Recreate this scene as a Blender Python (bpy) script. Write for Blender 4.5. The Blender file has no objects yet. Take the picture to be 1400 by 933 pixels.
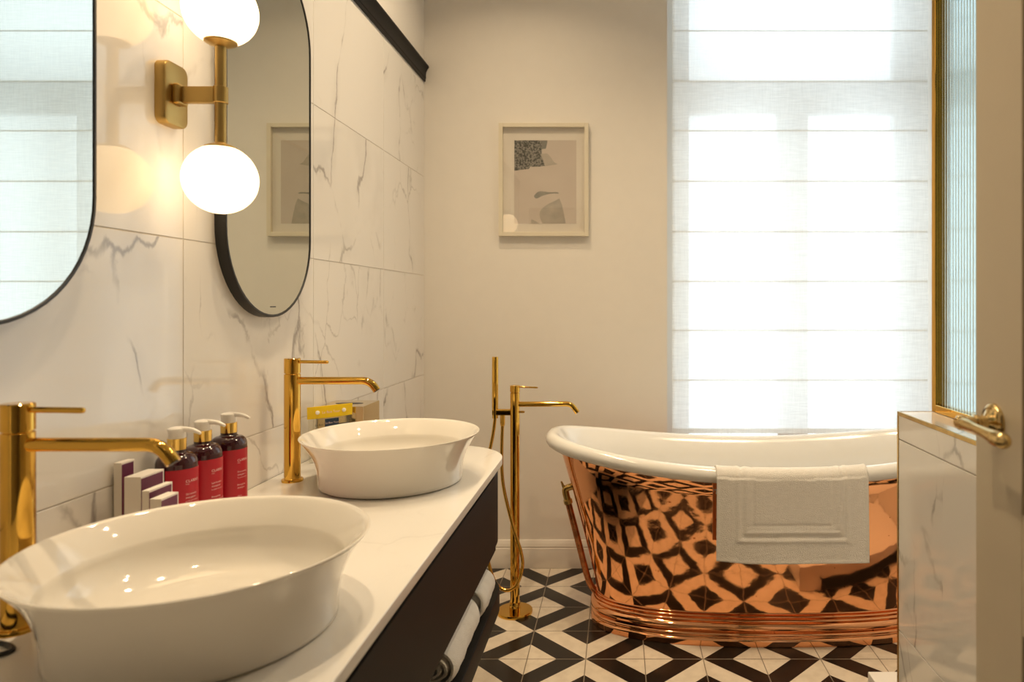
import bpy, bmesh, math, random
from mathutils import Vector, Matrix
random.seed(7)
PI = math.pi
S = bpy.context.scene
COL = S.collection

# ------------------------------------------------------------------ camera
F = 933.3                      # focal length in pixels of the 1400 px wide frame
VX, VY = 845.0, 417.0          # where the depth lines meet
EYE = 1.208
cam = bpy.data.cameras.new('camera')
cam_ob = bpy.data.objects.new('camera', cam)
COL.objects.link(cam_ob)
cam.sensor_width = 36.0
cam.lens = F / 1400 * 36.0
cam.shift_x = (700 - VX) / 1400
cam.shift_y = (VY - 466.5) / 1400
cam.clip_start = 0.02
cam.dof.use_dof = True
cam.dof.focus_distance = 1.95
cam.dof.aperture_fstop = 4.0
cam_ob.location = (0, 0, EYE)
cam_ob.rotation_euler = (PI / 2, 0, 0)
S.camera = cam_ob

def P(px, py, d):
    """point at depth d that the camera sees at this pixel"""
    return Vector(((px - VX) * d / F, d, EYE - (py - VY) * d / F))

# ------------------------------------------------------------------ exposure, world, lights
S.view_settings.view_transform = 'Standard'
S.view_settings.look = 'None'
S.view_settings.exposure = 0.0
S.view_settings.gamma = 1.0
S.view_settings.use_curve_mapping = False
S.cycles.use_denoising = True
S.cycles.max_bounces = 10
S.cycles.diffuse_bounces = 5
S.cycles.glossy_bounces = 5
S.cycles.transmission_bounces = 8
S.cycles.transparent_max_bounces = 16
S.cycles.caustics_reflective = True
S.cycles.blur_glossy = 0.6
S.cycles.caustics_refractive = False
S.cycles.sample_clamp_indirect = 6.0

SKY = 2.6
DOWN_W = 6.8
GLOBE_E = 3.0
HALL_W = 0.4
WARM = (1.0, 0.765, 0.485)

w = bpy.data.worlds.new('overcast_sky')
S.world = w
w.use_nodes = True
w.node_tree.nodes['Background'].inputs[0].default_value = (0.82, 0.94, 1.0, 1)
w.node_tree.nodes['Background'].inputs[1].default_value = SKY

CEIL_Z = 3.0
LEFT_X, RIGHT_X, BACK_Y, FRONT_Y = -0.894, 1.50, 3.147, 0.13
WIN = (0.226, 1.462, 0.280, 2.90)   # window opening x0, x1, z0, z1

def lamp(name, kind, loc, energy, color, size=0.1, rot=(0, 0, 0), spread=PI):
    l = bpy.data.lights.new(name, kind)
    l.energy = energy
    l.color = color
    if kind == 'AREA':
        l.shape = 'DISK'
        l.size = size
        l.spread = spread
    o = bpy.data.objects.new(name, l)
    COL.objects.link(o)
    o.location = loc
    o.rotation_euler = rot
    return o

DOWN = [(-0.46, 1.00), (-0.46, 1.75), (-0.46, 2.38), (0.60, 1.95), (0.98, 1.78)]
for x, y in DOWN:
    lamp('downlight_lamp', 'AREA', (x, y, CEIL_Z - 0.012), DOWN_W, WARM, 0.07, (0, 0, 0), math.radians(125))
lamp('hall_fill_light', 'AREA', (0.1, -0.9, CEIL_Z - 0.03), HALL_W, WARM, 0.25)  # added weak fill in the unseen hall, so its reflections aren't pitch dark
# portal over the window opening: guides daylight sampling, gives no light of its own
pl = bpy.data.lights.new('window_portal', 'AREA')
pl.shape = 'RECTANGLE'
pl.size = WIN[1] - WIN[0]
pl.size_y = WIN[3] - WIN[2]
pl.cycles.is_portal = True
po = bpy.data.objects.new('window_portal', pl)
COL.objects.link(po)
po.location = ((WIN[0] + WIN[1]) / 2, 3.50, (WIN[2] + WIN[3]) / 2)
po.rotation_euler = (-PI / 2, 0, 0)

# ------------------------------------------------------------------ materials
class NT:
    def __init__(s, name):
        s.m = bpy.data.materials.new(name)
        s.m.use_nodes = True
        s.t = s.m.node_tree
        s.b = s.t.nodes['Principled BSDF']
        s.out = s.t.nodes['Material Output']
    def n(s, typ, **kw):
        nd = s.t.nodes.new(typ)
        for k, v in kw.items():
            if hasattr(nd, k) and not k.startswith('i_'):
                setattr(nd, k, v)
        return nd
    def l(s, a, b):
        s.t.links.new(a, b)
    def math(s, op, a, b=None, c=None, clamp=False):
        nd = s.t.nodes.new('ShaderNodeMath')
        nd.operation = op
        nd.use_clamp = clamp
        for i, v in enumerate((a, b, c)):
            if v is None:
                continue
            if isinstance(v, (int, float)):
                nd.inputs[i].default_value = v
            else:
                s.l(v, nd.inputs[i])
        return nd.outputs[0]
    def noise(s, vec, scale, detail=3, rough=0.5):
        nd = s.t.nodes.new('ShaderNodeTexNoise')
        nd.inputs['Scale'].default_value = scale
        nd.inputs['Detail'].default_value = detail
        nd.inputs['Roughness'].default_value = rough
        if vec is not None:
            s.l(vec, nd.inputs['Vector'])
        return nd
    def ramp(s, v, a, b, lo=0.0, hi=1.0):
        nd = s.t.nodes.new('ShaderNodeMapRange')
        nd.interpolation_type = 'SMOOTHSTEP'
        nd.inputs[1].default_value = a
        nd.inputs[2].default_value = b
        nd.inputs[3].default_value = lo
        nd.inputs[4].default_value = hi
        s.l(v, nd.inputs[0])
        return nd.outputs[0]
    def mix(s, fac, a, b):
        nd = s.t.nodes.new('ShaderNodeMix')
        nd.data_type = 'RGBA'
        if isinstance(fac, float):
            nd.inputs[0].default_value = fac
        else:
            s.l(fac, nd.inputs[0])
        for i, v in ((6, a), (7, b)):
            if isinstance(v, tuple):
                nd.inputs[i].default_value = (*v, 1) if len(v) == 3 else v
            else:
                s.l(v, nd.inputs[i])
        return nd.outputs[2]
    def pos(s):
        return s.t.nodes.new('ShaderNodeNewGeometry').outputs['Position']
    def objco(s):
        return s.t.nodes.new('ShaderNodeTexCoord').outputs['Object']
    def bump(s, h, strength, dist):
        nd = s.t.nodes.new('ShaderNodeBump')
        nd.inputs['Strength'].default_value = strength
        nd.inputs['Distance'].default_value = dist
        s.l(h, nd.inputs['Height'])
        s.l(nd.outputs[0], s.b.inputs['Normal'])
        return nd

def pbr(name, col, rough=0.5, metal=0.0, coat=0.0, spec=None, vary=0.03, vscale=14, bump=0.0, bscale=200, bdist=0.001, **kw):
    t = NT(name)
    co = t.objco()
    if vary:
        n = t.noise(co, vscale, 3)
        f = t.ramp(n.outputs[0], 0.3, 0.7)
        c2 = tuple(max(0, c * (1 - vary)) for c in col)
        t.l(t.mix(f, col, c2), t.b.inputs['Base Color'])
    else:
        t.b.inputs['Base Color'].default_value = (*col, 1)
    t.b.inputs['Roughness'].default_value = rough
    t.b.inputs['Metallic'].default_value = metal
    t.b.inputs['Coat Weight'].default_value = coat
    t.b.inputs['Coat Roughness'].default_value = 0.03
    if spec is not None:
        t.b.inputs['Specular IOR Level'].default_value = spec
    if bump:
        n = t.noise(co, bscale, 3)
        t.bump(n.outputs[0], bump, bdist)
    return t.m

M = {}
M['paint'] = pbr('warm_white_wall_paint', (0.80, 0.765, 0.71), 0.6, bump=0.15, bscale=260, bdist=0.0006, vary=0.015)
M['ceiling'] = pbr('ceiling_paint', (0.82, 0.80, 0.76), 0.7, vary=0.01)
M['trim_white'] = pbr('satin_trim_paint', (0.76, 0.72, 0.66), 0.35, vary=0.01)
M['door_paint'] = pbr('door_paint', (0.56, 0.49, 0.37), 0.42, vary=0.02, bump=0.1, bscale=120)
M['black'] = pbr('black_satin_lacquer', (0.0055, 0.0045, 0.004), 0.5, vary=0.1, spec=0.22)
M['blackmetal'] = pbr('black_powder_coat', (0.014, 0.013, 0.013), 0.42, vary=0.1)
M['ceramic'] = pbr('white_glazed_ceramic', (0.80, 0.765, 0.70), 0.05, coat=0.5, vary=0.01)
M['enamel'] = pbr('white_enamel', (0.84, 0.83, 0.80), 0.12, coat=0.3, vary=0.01)
M['gold'] = pbr('polished_gold', (0.78, 0.46, 0.085), 0.07, metal=1.0, vary=0.03)
M['brass'] = pbr('aged_brass', (0.62, 0.42, 0.14), 0.22, metal=1.0, vary=0.2, vscale=40)
M['handlebrass'] = pbr('polished_brass', (0.70, 0.52, 0.24), 0.10, metal=1.0, vary=0.05)
M['brushed'] = pbr('brushed_gold', (0.56, 0.38, 0.13), 0.36, metal=1.0, vary=0.06, bump=0.1, bscale=300)
M['goldbox'] = pbr('satin_gold_sheet', (0.72, 0.58, 0.34), 0.14, metal=1.0, vary=0.04)
M['white_plastic'] = pbr('white_plastic', (0.86, 0.83, 0.78), 0.3, vary=0.0)
M['carton'] = pbr('white_carton', (0.84, 0.79, 0.72), 0.5, vary=0.02)
M['plum'] = pbr('plum_print', (0.13, 0.012, 0.055), 0.4, vary=0.05)
M['redlabel'] = pbr('red_label', (0.46, 0.006, 0.022), 0.35, vary=0.03)
M['labeltext'] = pbr('pale_print', (0.85, 0.62, 0.58), 0.5, vary=0.0)
M['darkprint'] = pbr('dark_print', (0.03, 0.03, 0.04), 0.5, vary=0.0)
M['bottle'] = pbr('dark_ruby_plastic', (0.035, 0.003, 0.008), 0.08, coat=0.5, vary=0.0)
M['yellow'] = pbr('yellow_vinyl', (0.82, 0.56, 0.01), 0.3, vary=0.05)
M['navy'] = pbr('navy_card', (0.012, 0.035, 0.09), 0.4, vary=0.05)
M['towel'] = pbr('white_terry', (0.87, 0.84, 0.79), 0.95, vary=0.04, vscale=60, bump=0.9, bscale=420, bdist=0.003)
M['picframe'] = pbr('cream_frame_paint', (0.72, 0.66, 0.53), 0.4, vary=0.03)
M['mat'] = pbr('mat_board', (0.74, 0.69, 0.61), 0.8, vary=0.01)
M['tray'] = pbr('white_acrylic', (0.85, 0.83, 0.80), 0.25, vary=0.0)
M['rubber'] = pbr('black_rubber', (0.01, 0.01, 0.01), 0.45, vary=0.0)
M['windowframe'] = pbr('white_window_paint', (0.80, 0.80, 0.78), 0.4, vary=0.01)
M['hallfloor'] = pbr('hall_floor', (0.20, 0.13, 0.08), 0.35, vary=0.3, vscale=6)

# copper: mirror polish with a hand-beaten, slightly uneven skin
t = NT('polished_copper')
co = t.objco()
n1 = t.noise(co, 9.0, 2)
n2 = t.noise(co, 55.0, 3)
h = t.math('ADD', t.math('MULTIPLY', n1.outputs[0], 1.0), t.math('MULTIPLY', n2.outputs[0], 0.05))
t.bump(h, 0.13, 0.010)
spots = t.ramp(t.noise(co, 70, 1).outputs[0], 0.74, 0.80)
t.l(t.mix(spots, (0.90, 0.44, 0.215), (0.45, 0.14, 0.05)), t.b.inputs['Base Color'])
t.b.inputs['Metallic'].default_value = 1.0
t.b.inputs['Roughness'].default_value = 0.055
M['copper'] = t.m
M['copperpipe'] = pbr('worn_copper_pipe', (0.66, 0.27, 0.12), 0.2, metal=1.0, vary=0.5, vscale=30)

# marble-look porcelain; TY, TZ: joint origin and pitch
T_Y0, T_DY, T_Z0, T_DZ = 1.404, 0.60, -0.0205, 0.4545
def marble(name, base, vein, rough, strength=1.0, tiled=True):
    t = NT(name)
    p = t.pos()
    vec = p
    if tiled:
        sx = t.n('ShaderNodeSeparateXYZ'); t.l(p, sx.inputs[0])
        a = t.math('FLOOR', t.math('DIVIDE', t.math('SUBTRACT', sx.outputs[1], T_Y0), T_DY))
        b = t.math('FLOOR', t.math('DIVIDE', t.math('SUBTRACT', sx.outputs[2], T_Z0), T_DZ))
        cb = t.n('ShaderNodeCombineXYZ')
        t.l(t.math('ADD', t.math('MULTIPLY', a, 3.71), t.math('MULTIPLY', b, 1.93)), cb.inputs[0])
        t.l(t.math('MULTIPLY', a, 2.17), cb.inputs[1])
        t.l(t.math('MULTIPLY', b, 5.29), cb.inputs[2])
        ad = t.n('ShaderNodeVectorMath', operation='ADD')
        t.l(p, ad.inputs[0]); t.l(cb.outputs[0], ad.inputs[1])
        vec = ad.outputs[0]
    # stretch: veins run steeply, mostly upright
    mp = t.n('ShaderNodeMapping')
    mp.inputs['Scale'].default_value = (1.0, 1.15, 0.62)
    mp.inputs['Rotation'].default_value = (0.35, 0, 0)
    t.l(vec, mp.inputs[0])
    def warp(src, scale, amt, detail=3):
        wn = t.noise(src, scale, detail, 0.65)
        sub = t.n('ShaderNodeVectorMath', operation='SUBTRACT'); t.l(wn.outputs['Color'], sub.inputs[0]); sub.inputs[1].default_value = (.5, .5, .5)
        sc = t.n('ShaderNodeVectorMath', operation='SCALE'); t.l(sub.outputs[0], sc.inputs[0]); sc.inputs['Scale'].default_value = amt
        ad_ = t.n('ShaderNodeVectorMath', operation='ADD'); t.l(src, ad_.inputs[0]); t.l(sc.outputs[0], ad_.inputs[1])
        return ad_.outputs[0]
    w1 = warp(mp.outputs[0], 2.2, 0.30)
    w2 = warp(w1, 16.0, 0.045, 4)
    def cracks(src, scale, width, m_scale, lo, hi, shift):
        vo = t.n('ShaderNodeTexVoronoi', feature='DISTANCE_TO_EDGE')
        vo.inputs['Scale'].default_value = scale
        t.l(src, vo.inputs['Vector'])
        line = t.ramp(vo.outputs['Distance'], 0.0, width, 1.0, 0.0)
        ad_ = t.n('ShaderNodeVectorMath', operation='ADD'); t.l(vec, ad_.inputs[0]); ad_.inputs[1].default_value = (shift, shift * 2, -shift)
        mk = t.ramp(t.noise(ad_.outputs[0], m_scale, 4, 0.65).outputs[0], lo, hi)
        return t.math('MULTIPLY', line, mk)
    v1 = cracks(w2, 2.1, 0.017, 2.4, 0.46, 0.60, 0.0)
    v2 = cracks(w2, 4.6, 0.022, 2.0, 0.53, 0.68, 3.7)
    v3 = cracks(w1, 2.1, 0.13, 2.4, 0.47, 0.68, 0.0)
    v = t.math('ADD', t.math('MULTIPLY', v1, 0.68 * strength), t.math('MULTIPLY', v2, 0.45 * strength))
    v = t.math('ADD', v, t.math('MULTIPLY', v3, 0.17 * strength), clamp=True)
    t.l(t.mix(v, base, vein), t.b.inputs['Base Color'])
    t.b.inputs['Roughness'].default_value = rough
    t.b.inputs['Coat Weight'].default_value = 0.4 if tiled else 0.0
    t.b.inputs['Coat Roughness'].default_value = 0.04
    return t.m
M['marble'] = marble('marble_wall_tile', (0.80, 0.775, 0.735), (0.26, 0.235, 0.22), 0.07)
M['worktop'] = marble('pale_marble_worktop', (0.80, 0.775, 0.73), (0.50, 0.47, 0.44), 0.16, 0.3, tiled=False)
M['grout'] = pbr('grout', (0.66, 0.61, 0.54), 0.9, vary=0.1)

# floor: 20 cm encaustic-look tiles, mirrored from tile to tile
t = NT('black_and_cream_floor_tile')
p = t.pos()
sx = t.n('ShaderNodeSeparateXYZ'); t.l(p, sx.inputs[0])
TS, FX0, FY0 = 0.2, -0.31, 2.5265
u = t.math('DIVIDE', t.math('PINGPONG', t.math('SUBTRACT', sx.outputs[0], FX0 - 8.0), TS), TS)
v = t.math('DIVIDE', t.math('PINGPONG', t.math('SUBTRACT', sx.outputs[1], FY0 - 8.0), TS), TS)
d = t.math('SUBTRACT', u, v)
fr = t.math('FRACT', t.math('ADD', d, 2.0))          # -0.5..0 and 0.5..1 are the dark bands
dark = t.math('GREATER_THAN', fr, 0.5)
ju = t.math('LESS_THAN', t.math('MINIMUM', u, t.math('SUBTRACT', 1.0, u)), 0.0085)
jv = t.math('LESS_THAN', t.math('MINIMUM', v, t.math('SUBTRACT', 1.0, v)), 0.0085)
joint = t.math('MAXIMUM', ju, jv)
nz = t.ramp(t.noise(p, 25, 4).outputs[0], 0.35, 0.7)
cream = t.mix(nz, (0.74, 0.66, 0.54), (0.66, 0.58, 0.47))
blk = t.mix(nz, (0.013, 0.010, 0.008), (0.021, 0.016, 0.012))
colr = t.mix(joint, t.mix(dark, cream, blk), (0.22, 0.18, 0.135))
t.l(colr, t.b.inputs['Base Color'])
t.b.inputs['Specular IOR Level'].default_value = 0.32
t.l(t.math('ADD', 0.24, t.math('MULTIPLY', joint, 0.5)), t.b.inputs['Roughness'])
t.bump(t.math('SUBTRACT', 1.0, joint), 0.3, 0.001)
M['floor'] = t.m

# opal glass globes of the wall lamp
t = NT('lit_opal_glass')
t.b.inputs['Base Color'].default_value = (0.9, 0.85, 0.78, 1)
t.b.inputs['Roughness'].default_value = 0.12
t.b.inputs['Emission Color'].default_value = (1.0, 0.70, 0.38, 1)
t.b.inputs['Emission Strength'].default_value = GLOBE_E
M['globe'] = t.m
t = NT('downlight_lens')
t.b.inputs['Base Color'].default_value = (0.6, 0.6, 0.6, 1)
M['lens'] = t.m

# silvered mirror
t = NT('silvered_mirror')
t.b.inputs['Base Color'].default_value = (0.70, 0.725, 0.68, 1)
t.b.inputs['Metallic'].default_value = 1.0
t.b.inputs['Roughness'].default_value = 0.0
M['mirror'] = t.m

# thin clear panes: straight-through glass with a Fresnel reflection
def thin_glass(name, tint=(1, 1, 1), rough=0.0, ior=1.45):
    t = NT(name)
    tr = t.n('ShaderNodeBsdfTransparent'); tr.inputs[0].default_value = (*tint, 1)
    gl = t.n('ShaderNodeBsdfGlossy'); gl.inputs['Roughness'].default_value = rough
    fz = t.n('ShaderNodeFresnel'); fz.inputs[0].default_value = ior
    mx = t.n('ShaderNodeMixShader')
    bf = t.n('ShaderNodeNewGeometry')
    t.l(t.math('MULTIPLY', fz.outputs[0], t.math('SUBTRACT', 1.0, bf.outputs['Backfacing'])), mx.inputs[0]); t.l(tr.outputs[0], mx.inputs[1]); t.l(gl.outputs[0], mx.inputs[2])
    t.l(mx.outputs[0], t.out.inputs[0])
    return t.m
M['pane'] = thin_glass('window_glass')
M['picglass'] = thin_glass('picture_glass', ior=1.8)
M['clearfilm'] = thin_glass('clear_vinyl_film', (0.93, 0.93, 0.90), 0.08)

# fluted glass
t = NT('fluted_glass')
t.b.inputs['Base Color'].default_value = (0.70, 0.87, 0.90, 1)
t.b.inputs['Transmission Weight'].default_value = 1.0
t.b.inputs['Roughness'].default_value = 0.05
t.b.inputs['IOR'].default_value = 1.22
M['fluted'] = t.m

# sheer blind fabric: partly see-through, mostly diffusing
def sheer(name, through, col):
    t = NT(name)
    co = t.pos()
    mp = t.n('ShaderNodeMapping'); mp.inputs['Scale'].default_value = (14, 14, 260); t.l(co, mp.inputs[0])
    mp2 = t.n('ShaderNodeMapping'); mp2.inputs['Scale'].default_value = (300, 14, 12); t.l(co, mp2.inputs[0])
    a = t.noise(mp.outputs[0], 1.0, 3).outputs[0]
    b = t.noise(mp2.outputs[0], 1.0, 3).outputs[0]
    wv = t.ramp(t.math('ADD', t.math('MULTIPLY', a, 0.6), t.math('MULTIPLY', b, 0.4)), 0.3, 0.7)
    colr = t.mix(wv, col, tuple(c * 0.90 for c in col))
    tl = t.n('ShaderNodeBsdfTranslucent'); t.l(colr, tl.inputs[0])
    df = t.n('ShaderNodeBsdfDiffuse'); t.l(colr, df.inputs[0])
    m1 = t.n('ShaderNodeMixShader'); m1.inputs[0].default_value = 0.30
    t.l(tl.outputs[0], m1.inputs[1]); t.l(df.outputs[0], m1.inputs[2])
    tr = t.n('ShaderNodeBsdfTransparent'); tr.inputs[0].default_value = (1, 1, 1, 1)
    m2 = t.n('ShaderNodeMixShader')
    t.l(t.math('ADD', through - 0.04, t.math('MULTIPLY', wv, 0.08)), m2.inputs[0])
    t.l(m1.outputs[0], m2.inputs[1]); t.l(tr.outputs[0], m2.inputs[2])
    t.l(m2.outputs[0], t.out.inputs[0])
    return t.m
M['sheer'] = sheer('sheer_blind_fabric', 0.13, (0.95, 0.95, 0.93))
M['seam'] = sheer('doubled_blind_fabric', 0.10, (0.95, 0.92, 0.87))

# ------------------------------------------------------------------ mesh helpers
BOXED = []
def finish(name, bm, mat, parent=None, smooth=True, angle=35, recalc=True):
    if recalc:
        bmesh.ops.recalc_face_normals(bm, faces=bm.faces[:])
    flat_boxes = bm in BOXED
    if flat_boxes:
        BOXED.remove(bm)
    me = bpy.data.meshes.new(name)
    bm.to_mesh(me)
    bm.free()
    mats = mat if isinstance(mat, (list, tuple)) else [mat]
    for m in mats:
        me.materials.append(m)
    if smooth:
        for p_ in me.polygons:
            p_.use_smooth = True
        try:
            me.set_sharp_from_angle(angle=math.radians(angle))
        except Exception:
            pass
    o = bpy.data.objects.new(name, me)
    COL.objects.link(o)
    if flat_boxes and smooth:
        wn = o.modifiers.new('flat_faces', 'WEIGHTED_NORMAL')
        wn.keep_sharp = True
        wn.weight = 90
    if parent is not None:
        o.parent = parent
        o.matrix_parent_inverse = Matrix.Identity(4)
    return o

def tag(o, label, cat, group=None, kind=None):
    o['label'] = label
    o['category'] = cat
    if group:
        o['group'] = group
    if kind:
        o['kind'] = kind
    return o

def thing(name, label, cat, loc=(0, 0, 0), group=None, rz=0.0):
    o = bpy.data.objects.new(name, None)
    o.empty_display_size = 0.05
    COL.objects.link(o)
    o.location = loc
    o.rotation_euler = (0, 0, rz)
    return tag(o, label, cat, group)

def structure(o, label=None, cat=None):
    o['kind'] = 'structure'
    if label:
        o['label'] = label
        o['category'] = cat
    return o

def copy_tree(o, parent=None):
    c = o.copy()
    COL.objects.link(c)
    if parent is not None:
        c.parent = parent
    for ch in list(o.children):
        copy_tree(ch, c)
    return c

def box(bm, lo, hi, bevel=0.0, seg=2, mi=0):
    lo, hi = Vector(lo), Vector(hi)
    c = (lo + hi) / 2
    s = hi - lo
    r = bmesh.ops.create_cube(bm, size=1.0, matrix=Matrix.Translation(c) @ Matrix.Diagonal((s.x, s.y, s.z, 1)))
    vs = r['verts']
    fs = set(f for v_ in vs for f in v_.link_faces)
    if bevel > 0:
        if bm not in BOXED:
            BOXED.append(bm)
        es = set(e for v_ in vs for e in v_.link_edges)
        rr = bmesh.ops.bevel(bm, geom=list(es), offset=bevel, segments=seg, profile=0.5, affect='EDGES')
        fs = set(rr['faces']) | set(f for f in fs if f.is_valid)
    for f in fs:
        if f.is_valid:
            f.material_index = mi

def lathe(bm, prof, c=(0, 0, 0), n=48, axis='Z', mi=0, cap0=True, cap1=True):
    """prof: list of (radius, height) along the axis"""
    c = Vector(c)
    rings = []
    for r, h in prof:
        ring = []
        for i in range(n):
            a = 2 * PI * i / n
            x, y = r * math.cos(a), r * math.sin(a)
            if axis == 'Z': v_ = Vector((x, y, h))
            elif axis == 'X': v_ = Vector((h, x, y))
            else: v_ = Vector((x, h, y))
            ring.append(bm.verts.new(c + v_))
        rings.append(ring)
    for a, b in zip(rings, rings[1:]):
        for i in range(n):
            f = bm.faces.new((a[i], a[(i + 1) % n], b[(i + 1) % n], b[i]))
            f.material_index = mi
    if cap0:
        bm.faces.new(rings[0]).material_index = mi
    if cap1:
        bm.faces.new(rings[-1]).material_index = mi

def smooth_path(pts, k=8):
    pts = [Vector(p_) for p_ in pts]
    out = []
    for i in range(len(pts) - 1):
        p0 = pts[max(i - 1, 0)]; p1 = pts[i]; p2 = pts[i + 1]; p3 = pts[min(i + 2, len(pts) - 1)]
        for j in range(k):
            s = j / k
            out.append(0.5 * ((2 * p1) + (-p0 + p2) * s + (2 * p0 - 5 * p1 + 4 * p2 - p3) * s * s + (-p0 + 3 * p1 - 3 * p2 + p3) * s ** 3))
    out.append(pts[-1])
    return out

def tube(bm, pts, r, n=16, mi=0, caps=True, closed=False):
    pts = [Vector(p_) for p_ in pts]
    m = len(pts)
    rs = r if isinstance(r, (list, tuple)) else [r] * m
    up = None
    rings = []
    for i in range(m):
        if closed:
            t_ = (pts[(i + 1) % m] - pts[i - 1]).normalized()
        else:
            t_ = (pts[min(i + 1, m - 1)] - pts[max(i - 1, 0)]).normalized()
        if up is None:
            up = Vector((0, 0, 1)) if abs(t_.z) < 0.9 else Vector((0, 1, 0))
        a = (up - t_ * up.dot(t_)).normalized()
        b = t_.cross(a)
        up = a
        rings.append([bm.verts.new(pts[i] + (a * math.cos(2 * PI * k / n) + b * math.sin(2 * PI * k / n)) * rs[i]) for k in range(n)])
    pairs = list(zip(rings, rings[1:])) + ([(rings[-1], rings[0])] if closed else [])
    for a, b in pairs:
        for k in range(n):
            bm.faces.new((a[k], a[(k + 1) % n], b[(k + 1) % n], b[k])).material_index = mi
    if caps and not closed:
        bm.faces.new(rings[0]).material_index = mi
        bm.faces.new(rings[-1]).material_index = mi

def bend_path(a, corner, b, rad, k=8):
    """straight a->corner->b with the corner rounded"""
    a, c, b = Vector(a), Vector(corner), Vector(b)
    u_ = (a - c).normalized(); v_ = (b - c).normalized()
    p0, p1 = c + u_ * rad, c + v_ * rad
    pts = [a]
    for i in range(k + 1):
        s = i / k
        pts.append(p0 * (1 - s) ** 2 + c * 2 * s * (1 - s) + p1 * s * s)
    pts.append(b)
    return pts

def prism(bm, outline, z0, z1, mi=0, bevel=0.0):
    """outline: list of (x, y); extruded between z0 and z1, edges of the top and bottom optionally rounded"""
    if bevel > 0:
        n = len(outline)
        cx = sum(p_[0] for p_ in outline) / n; cy = sum(p_[1] for p_ in outline) / n
        def inset(dv):
            out = []
            for i in range(n):
                p0 = Vector(outline[i - 1]); p1 = Vector(outline[i]); p2 = Vector(outline[(i + 1) % n])
                t_ = (p2 - p0).normalized()
                nn = Vector((t_.y, -t_.x))
                if nn.dot(p1 - Vector((cx, cy))) < 0:
                    nn = -nn
                out.append(p1 - nn * dv)
            return out
        levels = []
        for k in range(5):
            a = PI / 2 * k / 4
            levels.append((bevel * (1 - math.sin(a)), z0 + bevel * (1 - math.cos(a))))
        lv = [(b_, z_) for b_, z_ in levels] + [(b_, z1 - (z_ - z0)) for b_, z_ in reversed(levels)]
        rings = [[bm.verts.new((p_[0], p_[1], z_)) for p_ in inset(b_)] for b_, z_ in lv]
    else:
        rings = [[bm.verts.new((p_[0], p_[1], z_)) for p_ in outline] for z_ in (z0, z1)]
    n = len(outline)
    for a, b in zip(rings, rings[1:]):
        for i in range(n):
            bm.faces.new((a[i], a[(i + 1) % n], b[(i + 1) % n], b[i])).material_index = mi
    bm.faces.new(rings[0]).material_index = mi
    bm.faces.new(rings[-1]).material_index = mi

def rounded_rect(x0, y0, x1, y1, r, k=8):
    out = []
    rs = r if isinstance(r, (list, tuple)) else [r] * 4
    for (cx, cy, a0, rr) in ((x1 - rs[0], y1 - rs[0], 0, rs[0]), (x0 + rs[1], y1 - rs[1], PI / 2, rs[1]), (x0 + rs[2], y0 + rs[2], PI, rs[2]), (x1 - rs[3], y0 + rs[3], 1.5 * PI, rs[3])):
        for i in range(k + 1):
            a = a0 + PI / 2 * i / k
            out.append((cx + rr * math.cos(a), cy + rr * math.sin(a)))
    return out

def text_mesh(s, size, align='LEFT', extrude=0.0):
    cu = bpy.data.curves.new('txt', 'FONT')
    cu.body = s
    cu.size = size
    cu.align_x = align
    cu.align_y = 'CENTER'
    cu.extrude = extrude
    o = bpy.data.objects.new('txt', cu)
    COL.objects.link(o)
    bpy.context.view_layer.update()
    me = bpy.data.meshes.new_from_object(o.evaluated_get(bpy.context.evaluated_depsgraph_get()))
    bpy.data.objects.remove(o)
    bpy.data.curves.remove(cu)
    return me

def add_text(bm, s, size, fn, align='LEFT', mi=0, sub=0):
    me = text_mesh(s, size, align)
    b2 = bmesh.new(); b2.from_mesh(me)
    bmesh.ops.triangulate(b2, faces=b2.faces[:])
    for v_ in b2.verts:
        v_.co = Vector(fn(v_.co.x, v_.co.y))
    vm = {v_: bm.verts.new(v_.co) for v_ in b2.verts}
    for f in b2.faces:
        try:
            bm.faces.new([vm[v_] for v_ in f.verts]).material_index = mi
        except ValueError:
            pass
    b2.free()
    bpy.data.meshes.remove(me)

# ------------------------------------------------------------------ the room shell
HALL_Y = -1.7
bm = bmesh.new(); box(bm, (LEFT_X - 0.2, 0.0, -0.15), (RIGHT_X + 0.2, BACK_Y + 0.35, 0.0))
structure(finish('floor', bm, M['floor'], smooth=False))
bm = bmesh.new(); box(bm, (LEFT_X - 0.2, HALL_Y - 0.1, -0.15), (RIGHT_X + 0.2, 0.0, 0.0))
structure(finish('floor_hall', bm, M['hallfloor'], smooth=False))
bm = bmesh.new(); box(bm, (LEFT_X - 0.2, HALL_Y - 0.1, CEIL_Z), (RIGHT_X + 0.2, BACK_Y + 0.35, CEIL_Z + 0.15))
ceil_ob = structure(finish('ceiling', bm, M['ceiling'], smooth=False))
for x, y in DOWN:
    bm = bmesh.new()
    lathe(bm, [(0.052, 0.0), (0.052, -0.006), (0.046, -0.009), (0.040, -0.006), (0.038, 0.0)], (x, y, CEIL_Z), 40)
    finish('downlight_trim', bm, M['trim_white'], ceil_ob)

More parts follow.
